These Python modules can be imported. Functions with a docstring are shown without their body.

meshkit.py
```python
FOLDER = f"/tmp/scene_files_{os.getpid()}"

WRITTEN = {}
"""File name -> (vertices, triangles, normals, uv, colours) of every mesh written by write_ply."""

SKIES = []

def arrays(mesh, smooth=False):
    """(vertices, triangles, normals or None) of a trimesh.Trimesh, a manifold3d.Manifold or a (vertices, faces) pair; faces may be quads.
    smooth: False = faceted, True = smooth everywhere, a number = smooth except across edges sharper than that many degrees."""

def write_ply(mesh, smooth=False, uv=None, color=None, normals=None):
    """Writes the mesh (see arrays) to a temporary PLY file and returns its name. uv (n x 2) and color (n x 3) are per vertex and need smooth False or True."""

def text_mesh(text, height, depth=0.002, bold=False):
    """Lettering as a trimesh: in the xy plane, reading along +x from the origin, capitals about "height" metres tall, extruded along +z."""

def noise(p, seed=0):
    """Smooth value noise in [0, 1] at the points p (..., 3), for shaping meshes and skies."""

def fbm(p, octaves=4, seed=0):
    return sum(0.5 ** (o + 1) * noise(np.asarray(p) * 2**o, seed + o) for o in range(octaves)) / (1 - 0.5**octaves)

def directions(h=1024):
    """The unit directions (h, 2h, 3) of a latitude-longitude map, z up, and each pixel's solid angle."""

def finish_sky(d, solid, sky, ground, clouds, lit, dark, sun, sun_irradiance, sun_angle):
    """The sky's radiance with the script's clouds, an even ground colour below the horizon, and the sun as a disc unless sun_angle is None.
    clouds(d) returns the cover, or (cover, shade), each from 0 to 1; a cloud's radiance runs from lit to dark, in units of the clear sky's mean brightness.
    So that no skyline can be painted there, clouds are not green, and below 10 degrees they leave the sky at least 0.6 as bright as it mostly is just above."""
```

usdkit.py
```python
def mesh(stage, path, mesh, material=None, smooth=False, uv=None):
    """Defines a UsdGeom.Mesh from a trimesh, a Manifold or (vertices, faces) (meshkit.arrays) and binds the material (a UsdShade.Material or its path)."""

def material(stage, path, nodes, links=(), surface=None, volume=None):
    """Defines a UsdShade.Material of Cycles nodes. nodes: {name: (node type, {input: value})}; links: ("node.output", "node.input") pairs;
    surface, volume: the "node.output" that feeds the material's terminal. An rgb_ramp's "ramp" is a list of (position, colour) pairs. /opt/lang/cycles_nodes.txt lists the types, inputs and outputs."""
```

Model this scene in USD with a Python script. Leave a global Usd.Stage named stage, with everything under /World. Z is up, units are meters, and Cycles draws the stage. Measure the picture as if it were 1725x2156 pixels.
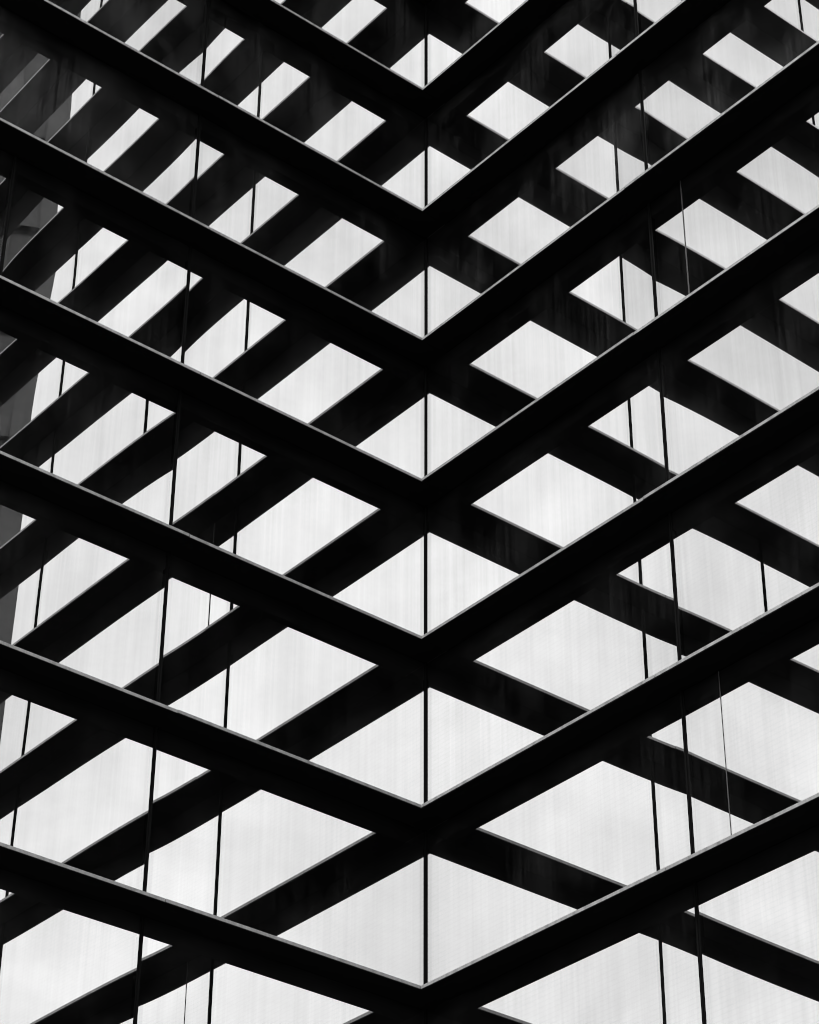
import math
import numpy as np
import trimesh
import usdkit
from pxr import Gf, Usd, UsdGeom, UsdLux, UsdShade

stage = Usd.Stage.CreateInMemory()
UsdGeom.SetStageUpAxis(stage, UsdGeom.Tokens.z)
UsdGeom.SetStageMetersPerUnit(stage, 1.0)
UsdGeom.Xform.Define(stage, "/World")
UsdGeom.Scope.Define(stage, "/World/Looks")

U = 3.6                                   # storey height, metres
CAM = np.array([7.09456057, 8.51861988, -4.82045407]) * U
GROUND = CAM[2] - 1.6

# ------------------------------------------------------------------ camera
R_ = np.array([-0.77045088, 0.63748572, 0.00417118])
U_ = np.array([0.36376562, 0.43424685, 0.82407782])
D_ = np.array([-0.52352652, -0.63642881, 0.56646125])
cam = UsdGeom.Camera.Define(stage, "/World/camera")
cam.CreateHorizontalApertureAttr(36.0)
cam.CreateVerticalApertureAttr(36.0 * 1024 / 819)
cam.CreateFocalLengthAttr(36.0 * 5163.67 / 1725.0)
cam.CreateClippingRangeAttr(Gf.Vec2f(0.1, 5000))
cam.CreateExposureAttr(1.84)
M4 = np.eye(4)
M4[0, :3], M4[1, :3], M4[2, :3], M4[3, :3] = R_, U_, -D_, CAM
cam.AddTransformOp().Set(Gf.Matrix4d(M4.tolist()))

# ------------------------------------------------------------------ sky and sun
SUN_AZ, SUN_EL = math.radians(8.0), math.radians(52.0)
S = np.array([math.cos(SUN_EL) * math.cos(SUN_AZ), math.cos(SUN_EL) * math.sin(SUN_AZ), math.sin(SUN_EL)])
SKY_STRENGTH, SUN_INTENSITY = 0.15, 0.40
usdkit.material(stage, "/World/Looks/sky_look", {
    "tc": ("texture_coordinate", {}),
    "sky": ("sky_texture", {"sky_type": "single_scattering", "sun_disc": False, "sun_elevation": SUN_EL,
                            "sun_rotation": math.atan2(S[0], S[1])}),
    "bw": ("rgb_to_bw", {}),
    "n": ("noise_texture", {"scale": 7.0, "detail": 7, "roughness": 0.6, "distortion": 0.6}),
    "ramp": ("rgb_ramp", {"ramp": [(0.36, (9.4,) * 3), (0.5, (10.9,) * 3), (0.64, (12.6,) * 3)]}),
    "mix": ("mix", {"mix_type": "mix", "fac": 0.9}),
    "bg": ("background_shader", {"strength": SKY_STRENGTH}),
}, [("tc.generated", "n.vector"), ("n.fac", "ramp.fac"), ("sky.color", "bw.color"), ("bw.val", "mix.color1"),
    ("ramp.color", "mix.color2"), ("mix.color", "bg.color")], surface="bg.background")
dome = UsdLux.DomeLight.Define(stage, "/World/sky")
UsdShade.MaterialBindingAPI.Apply(dome.GetPrim()).Bind(UsdShade.Material.Get(stage, "/World/Looks/sky_look"))
sun = UsdLux.DistantLight.Define(stage, "/World/sun")
sun.CreateIntensityAttr(SUN_INTENSITY)
sun.CreateAngleAttr(10.0)
sun.CreateNormalizeAttr(True)
sun.CreateColorAttr(Gf.Vec3f(1.0, 0.998, 0.994))
zx = S
xx = np.cross([0, 0, 1], zx); xx /= np.linalg.norm(xx)
yx = np.cross(zx, xx)
L4 = np.eye(4); L4[0, :3], L4[1, :3], L4[2, :3] = xx, yx, zx
sun.AddTransformOp().Set(Gf.Matrix4d(L4.tolist()))


# ------------------------------------------------------------------ materials
def mat(name, nodes, links, surface):
    return usdkit.material(stage, "/World/Looks/" + name, nodes, links, surface=surface)


def plain(name, c, rough, spec=0.5, metallic=0.0, var=0.15, scale=3.0):
    """A grey with fine uneven tone."""
    return mat(name, {
        "g": ("geometry", {}),
        "n": ("noise_texture", {"scale": scale, "detail": 6, "roughness": 0.6}),
        "r": ("rgb_ramp", {"ramp": [(0.25, (c * (1 - var),) * 3), (0.75, (c * (1 + var),) * 3)]}),
        "b": ("bump", {"strength": 0.15, "distance": 0.01}),
        "p": ("principled_bsdf", {"roughness": rough, "specular_ior_level": spec, "metallic": metallic}),
    }, [("g.position", "n.vector"), ("n.fac", "r.fac"), ("r.color", "p.base_color"), ("n.fac", "b.height"), ("b.normal", "p.normal")], "p.BSDF")


def glass(name, refl, lo, hi, dust, lines=0.0, dull=0.0, haze=0.004):
    """Coated facade glass: a mirror coat over a dark tint, with rain streaks, dust, a sealed edge strip and, on some, an uneven film above the sill."""
    nodes = {
        "g": ("geometry", {}),
        "m": ("mapping", {"scale": (11.0, 11.0, 0.10)}),
        "n": ("noise_texture", {"scale": 1.0, "detail": 5, "roughness": 0.65}),
        "m2": ("mapping", {"scale": (0.7, 0.7, 0.5)}),
        "n2": ("noise_texture", {"scale": 1.0, "detail": 4}),
        "add": ("mix", {"mix_type": "mix", "fac": 0.45}),
        "r": ("rgb_ramp", {"ramp": [(0.32, (lo,) * 3), (0.60, (hi,) * 3)]}),
        "tc": ("uvmap", {"attribute": "st"}),
        "xyz": ("separate_xyz", {}),
        "er": ("rgb_ramp", {"ramp": [(0.0, (0.93,) * 3), (0.020, (0.93,) * 3), (0.022, (1.0,) * 3), (0.978, (1.0,) * 3), (0.98, (0.93,) * 3), (1.0, (0.93,) * 3)]}),
        "mul": ("mix", {"mix_type": "multiply", "fac": 1.0}),
        "gl": ("glossy_bsdf", {"roughness": 0.0, "distribution": "ggx"}),
        "hz": ("glossy_bsdf", {"roughness": 0.18, "distribution": "ggx"}),
        "mh": ("mix_closure", {"fac": haze}),
        "t": ("transparent_bsdf", {"color": (0.09, 0.09, 0.09)}),
        "mx": ("mix_closure", {"fac": refl}),
        "dr": ("rgb_ramp", {"ramp": [(0.30, (0.0,) * 3), (0.80, (dust * 2.5,) * 3)]}),
        "dr2": ("rgb_ramp", {"ramp": [(0.45, (0.1,) * 3), (0.70, (1.6,) * 3)]}),
        "dm": ("mix", {"mix_type": "multiply", "fac": 1.0}),
        "df": ("diffuse_bsdf", {"color": (0.5, 0.5, 0.5)}),
        "mx2": ("mix_closure", {}),
    }
    links = [("g.position", "m.vector"), ("m.vector", "n.vector"), ("g.position", "m2.vector"), ("m2.vector", "n2.vector"),
             ("n.color", "add.color1"), ("n2.color", "add.color2"), ("add.color", "r.fac"),
             ("tc.UV", "xyz.vector"), ("xyz.x", "er.fac"), ("r.color", "mul.color1"), ("er.color", "mul.color2"),
             ("t.BSDF", "mx.closure1"), ("gl.BSDF", "mh.closure1"), ("hz.BSDF", "mh.closure2"), ("mh.closure", "mx.closure2"),
             ("n.fac", "dr.fac"), ("n2.fac", "dr2.fac"), ("dr.color", "dm.color1"), ("dr2.color", "dm.color2"), ("dm.color", "mx2.fac"),
             ("mx.closure", "mx2.closure1"), ("df.BSDF", "mx2.closure2")]
    last = "mul.color"
    if lines:                              # fine printed lines across the pane, about 9 cm apart
        nodes["w"] = ("wave_texture", {"wave_type": "bands", "bands_direction": "z", "profile": "sine", "scale": math.pi / 10 / 0.09})
        nodes["wr"] = ("rgb_ramp", {"ramp": [(0.86, (1.0,) * 3), (0.98, (1 - lines,) * 3)]})
        nodes["mul2"] = ("mix", {"mix_type": "multiply", "fac": 1.0})
        links += [("g.position", "w.vector"), ("w.fac", "wr.fac"), (last, "mul2.color1"), ("wr.color", "mul2.color2")]
        last = "mul2.color"
    if dull:                               # a film that stops a hand above the sill
        nodes["fr"] = ("rgb_ramp", {"ramp": [(0.0, (1.0,) * 3), (0.17, (1.0,) * 3), (0.18, (1 - dull,) * 3), (1.0, (1 - 1.3 * dull,) * 3)]})
        nodes["mul3"] = ("mix", {"mix_type": "multiply", "fac": 1.0})
        links += [("xyz.y", "fr.fac"), (last, "mul3.color1"), ("fr.color", "mul3.color2")]
        last = "mul3.color"
    links += [(last, "gl.color"), (last, "hz.color")]
    return mat(name, nodes, links, "mx2.closure")


RF = 0.40
GLASS = {w: {"plain": glass("coated_glass_" + n, RF, 0.85, 1.0, 0.0015),
             "film": glass("coated_glass_film_" + n, RF, 0.82, 1.0, 0.006, dull=0.12, haze=0.013),
             "hazy": glass("coated_glass_hazy_" + n, RF, 0.84, 1.0, 0.004, haze=0.013),
             "lined": glass("coated_glass_lined_" + n, RF, 0.86, 1.0, 0.0015, lines=0.05)}
         for w, n in ((0, "left"), (1, "right"))}
M_BLACK = plain("black_ledge_paint", 0.0022, 0.7, 0.01)
M_FRAME = plain("black_mullion_paint", 0.0022, 0.6, 0.01)
M_TRIM = mat("grey_trim_metal", {
    "g": ("geometry", {}), "oi": ("object_info", {}),
    "m": ("mapping", {"scale": (6.0, 6.0, 1.2)}),
    "n": ("noise_texture", {"scale": 1.0, "detail": 7, "roughness": 0.7}),
    "r": ("rgb_ramp", {"ramp": [(0.30, (0.045,) * 3), (0.5, (0.095,) * 3), (0.72, (0.135,) * 3)]}),
    "o": ("rgb_ramp", {"ramp": [(0.0, (0.82,) * 3), (1.0, (1.1,) * 3)]}),
    "x": ("mix", {"mix_type": "multiply", "fac": 1.0}),
    "p": ("principled_bsdf", {"roughness": 0.5, "specular_ior_level": 0.3}),
}, [("g.position", "m.vector"), ("m.vector", "n.vector"), ("n.fac", "r.fac"), ("oi.random", "o.fac"), ("r.color", "x.color1"), ("o.color", "x.color2"), ("x.color", "p.base_color")], "p.BSDF")
M_SEAL = plain("pale_sealant", 0.03, 0.7, 0.2)
M_CEIL = plain("ceiling_plaster", 0.45, 0.8, 0.2)
M_CORE = plain("core_wall_paint", 0.12, 0.8, 0.2)
M_CONC = plain("tower_concrete", 0.08, 0.85, 0.2, var=0.2, scale=0.6)
M_TGLASS = plain("tower_dark_glass", 0.02, 0.25, 0.5)
M_ASPH = plain("asphalt", 0.05, 0.9, 0.2, var=0.25, scale=1.5)


# ------------------------------------------------------------------ helpers
counts = {}


def path_for(parent, name):
    k = (parent, name)
    n = counts[k] = counts.get(k, -1) + 1
    return f"{parent}/{name}" + (f"_{n:03d}" if n else "")


def tag(prim, **kw):
    for k, v in kw.items():
        prim.SetCustomDataByKey(k, v)


def put(parent, name, mesh, m, smooth=False, uv=None):
    p = path_for(parent, name)
    usdkit.mesh(stage, p, mesh, m, smooth=smooth, uv=uv)
    return p


def box_mesh(lo, hi, ch=0.0):
    """A box, its long edges along x chamfered by ch."""
    lo, hi = np.minimum(lo, hi), np.maximum(lo, hi)
    if ch <= 0:
        b = trimesh.creation.box(extents=hi - lo)
        b.apply_translation((lo + hi) / 2)
        return b.vertices, b.faces
    y0, z0, y1, z1 = lo[1], lo[2], hi[1], hi[2]
    prof = [(y0 + ch, z0), (y1 - ch, z0), (y1, z0 + ch), (y1, z1 - ch), (y1 - ch, z1), (y0 + ch, z1), (y0, z1 - ch), (y0, z0 + ch)]
    n = 8
    v = [(x, *q) for x in (lo[0], hi[0]) for q in prof]
    f = []
    for i in range(n):
        j = (i + 1) % n
        f += [(i, j, n + j), (i, n + j, n + i)]
    for i in range(1, n - 1):
        f += [(0, i + 1, i), (n, n + i, n + i + 1)]
    return np.array(v, float), np.array(f)[:, ::-1]


def place(wing, vf):
    """(along, out, up) of a wing to the world: wing 0 runs along x and faces +y, wing 1 along y and faces +x."""
    v, f = np.asarray(vf[0], float), np.asarray(vf[1])
    if wing == 0:
        return v, f
    return v[:, [1, 0, 2]], f[:, ::-1]


# ------------------------------------------------------------------ the two wings
DEPTH = 0.178 * U                          # glass set back behind the ledge's front edge
ZS = {-2: -2.0, -1: -1.0, 0: 0.006, 1: 0.988, 2: 1.994, 3: 3.016, 4: 4.010, 5: 4.996, 6: 5.994}
LOW, HIGH = math.ceil(GROUND / U / 1.0), 13
zs = lambda k: ZS.get(k, float(k)) * U
UP, DOWN = 0.030, 0.046                    # ledge above and below its level
BAYS = {0: [-0.178, 1.505, 3.705, 5.905], 1: [-0.178, 1.685, 4.085, 6.485]}
EXTRA = {(0, 3): 2.63, (1, 5): 2.885}      # storeys where one wide pane is two narrower ones
WLABEL = {0: "dark glass wing on the left with black ledges descending right to the inner corner",
          1: "dark glass wing on the right with black ledges descending left to the inner corner"}


def pane_mesh(w, k, b, s0, s1, z0, z1):
    """One pane, slightly bowed as sealed units are: flat in the middle, bending near its edges."""
    rng = np.random.default_rng(1000 * w + 37 * (k + 20) + b)
    n, m = 22, 12
    u = np.sin(np.linspace(-1, 1, n + 1) * math.pi / 2)
    v = np.sin(np.linspace(-1, 1, m + 1) * math.pi / 2)
    uu, vv = np.meshgrid(u, v, indexing="ij")
    amp = rng.uniform(-1, 1) * (0.002 if b == 0 else 0.005)
    edge = rng.uniform(0.3, 1.0) * (0.003 if b == 0 else 0.0045) * rng.choice([-1, 1])
    bow = amp * (1 - uu ** 2) * (1 - 0.5 * vv ** 2)
    if b == 0:                             # stiff beside the corner post
        bow = amp * np.clip((uu + 1) / 2, 0, 1) ** 2 * (1 - uu) * 1.5
        uu_e = np.clip(uu, 0, 1)
    else:
        uu_e = uu
    bow = bow + edge * (1 - np.abs(uu_e) ** 7)
    if b:                                  # small panes bow less
        bow = bow * min(1.0, (s1 - s0) / 7.5) ** 2
    ph = rng.uniform(0, 6.28, 2)
    bow = bow + (0.0002 if b == 0 else 0.0008) * np.sin(3.1 * uu + ph[0]) * np.cos(2.3 * vv + ph[1])
    front = np.stack([s0 + (uu + 1) / 2 * (s1 - s0), -DEPTH + bow, z0 + (vv + 1) / 2 * (z1 - z0)], -1).reshape(-1, 3)
    idx = np.arange((n + 1) * (m + 1)).reshape(n + 1, m + 1)
    a, b_, c, d = idx[:-1, :-1].ravel(), idx[1:, :-1].ravel(), idx[1:, 1:].ravel(), idx[:-1, 1:].ravel()
    f = np.concatenate([np.stack([a, d, c], 1), np.stack([a, c, b_], 1)])
    return front, f, np.stack([(uu.ravel() + 1) / 2, (vv.ravel() + 1) / 2], 1)


def build_wing(w):
    root = path_for("/World", "office_wing")
    x = UsdGeom.Xform.Define(stage, root)
    tag(x.GetPrim(), label=WLABEL[w], category="building")
    bays = [s * U for s in BAYS[w]]
    end = bays[-1]
    rng = np.random.default_rng(5 + w)
    for k in range(LOW, HIGH + 1):
        z = zs(k)
        # the ledge: a black shelf with a drip groove, its pale front trim in one length per bay
        s0 = -DEPTH if w == 0 else 0.003
        led = put(root, "floor_ledge", place(w, box_mesh([s0, -DEPTH - 0.02, z - DOWN], [end, 0, z + UP - 0.007], 0.003)), M_BLACK)
        cuts = [0.008] + bays[1:]
        for i in range(len(cuts) - 1):
            g0 = 0.0 if i == 0 else 0.006
            dz = rng.uniform(-0.008, 0.008)
            put(led, "edge_trim", place(w, box_mesh([cuts[i] + g0, 0.001, z - DOWN + 0.014 + dz], [cuts[i + 1] - 0.008, 0.005 + rng.uniform(0, 0.002), z + UP + dz], 0.0015)), M_TRIM)
        if k == HIGH:
            break
        z0, z1 = z + UP, zs(k + 1) - DOWN
        row = sorted(bays + ([EXTRA[w, k] * U] if (w, k) in EXTRA else []))
        for b in range(len(row) - 1):
            a0 = row[b] + (0.0 if b else 0.015)
            kind = "plain"
            if w == 0 and b >= 1 and k >= 5:
                kind = "film"
            elif k >= 4:
                kind = "hazy"
            if w == 1 and k <= 1:
                kind = "lined"
            m_ = GLASS[w][kind]
            pv, pf, puv = pane_mesh(w, k, b, a0, row[b + 1], z0, z1)
            put(root, "glass_pane", place(w, (pv, pf)), m_, smooth=True, uv=puv)
            if True:
                c = row[b + 1]
                base = box_mesh([c - 0.034, -DEPTH - 0.10, z0], [c + 0.034, -DEPTH + 0.010, z1])
                nose = box_mesh([c - 0.018, -DEPTH + 0.010, z0], [c + 0.018, -DEPTH + 0.032, z1])
                v = np.vstack([base[0], nose[0]]); f = np.vstack([base[1], nose[1] + len(base[0])])
                put(root, "mullion", place(w, (v, f)), M_FRAME)
        if w == 1 and k in (0, 3):   # hairline sealed joint beside the first wide mullion
            c = bays[1] + 0.86
            put(root, "sealed_joint", place(w, box_mesh([c - 0.0035, -DEPTH - 0.03, z0], [c + 0.0035, -DEPTH + 0.012, z1])), M_SEAL)
        # inside: ceiling and slab behind the glass
        i0 = -DEPTH - 7.0 if w == 0 else -DEPTH + 0.003
        put(root, "floor_slab", place(w, box_mesh([i0, -DEPTH - 7.0, z - 0.40], [end, -DEPTH - 0.022, z + 0.05])), M_CEIL)
    zt, zb = zs(HIGH), GROUND
    put(root, "core_wall", place(w, box_mesh([-DEPTH - 7.0 if w == 0 else -DEPTH - 6.9, -DEPTH - 7.3, zb], [end, -DEPTH - 7.01, zt])), M_CORE)
    put(root, "end_wall", place(w, box_mesh([end + 0.05, -DEPTH - 7.3, zb], [end + 0.35, 0.02, zt + 0.6])), M_BLACK)
    put(root, "roof_slab", place(w, box_mesh([-DEPTH - 7.0 if w == 0 else 0.003, -DEPTH - 7.3, zt + UP + 0.01], [end + 0.04, -0.05, zt + 0.6])), M_BLACK)
    # base wall from the ground to the lowest ledge
    put(root, "base_wall", place(w, box_mesh([-DEPTH if w == 0 else 0.003, -DEPTH - 0.3, zb], [end, -DEPTH, zs(LOW) - DOWN])), M_BLACK)
    if w == 0:
        jit = np.random.default_rng(3).uniform(-0.006, 0.006, HIGH - LOW)
        for k in range(LOW, HIGH):
            z0, z1 = zs(k) + UP, zs(k + 1) - DOWN
            put(root, "corner_post", box_mesh([-DEPTH - 0.05, -DEPTH - 0.05, z0], [-DEPTH + 0.026 + jit[k - LOW], -DEPTH + 0.026 - jit[k - LOW], z1]), M_FRAME)


build_wing(0)
build_wing(1)

# ------------------------------------------------------------------ ground
g = 1500.0
n = 12
xs = np.linspace(-g, g, n + 1)
gx, gy = np.meshgrid(xs, xs, indexing="ij")
idx = np.arange((n + 1) ** 2).reshape(n + 1, n + 1)
a, b, c, d = idx[:-1, :-1].ravel(), idx[1:, :-1].ravel(), idx[1:, 1:].ravel(), idx[:-1, 1:].ravel()
gp = put("/World", "ground", (np.stack([gx.ravel(), gy.ravel(), np.full(gx.size, GROUND)], 1), np.concatenate([np.stack([a, b, c], 1), np.stack([a, c, d], 1)])), M_ASPH)
tag(stage.GetPrimAtPath(gp), kind="structure", label="dark asphalt plaza in front of the glass wings", category="ground")
tag(dome.GetPrim(), kind="structure", label="even pale overcast sky", category="sky")

# ------------------------------------------------------------------ the tower across the plaza, seen mirrored in the far-left panes
root = path_for("/World", "concrete_tower")
tx = UsdGeom.Xform.Define(stage, root)
tag(tx.GetPrim(), label="grey concrete tower mirrored in the panes at the left margin", category="tower")
E2 = np.array([-CAM[0] - 2 * DEPTH, -CAM[1] - 2 * DEPTH])
az = math.radians(61.35)
near = E2 + 106 * np.array([math.cos(az), math.sin(az)])
along = np.array([-math.sin(az), math.cos(az)])
back = np.array([math.cos(az), math.sin(az)])
th = math.degrees(math.atan2(along[1], along[0]))
tx.AddTranslateOp().Set(Gf.Vec3d(float(near[0]), float(near[1]), float(GROUND)))
tx.AddRotateZOp().Set(th)
TW, TD, TH = 24.0, 20.0, 128.0             # local: x along the face, -y away from the wings
put(root, "tower_body", box_mesh([0.3, -TD, 0], [TW - 0.3, -0.5, TH]), M_TGLASS)
for i in range(9):
    xc = i * (TW - 1.1) / 8
    put(root, "concrete_pier", box_mesh([xc, -0.49, 0], [xc + 1.1, 0.15, TH + 1.0]), M_CONC)
for j in range(1, 36):
    put(root, "spandrel", box_mesh([1.11, -0.48, j * 3.6 - 1.4], [TW - 1.11, -0.1, j * 3.6]), M_CONC)
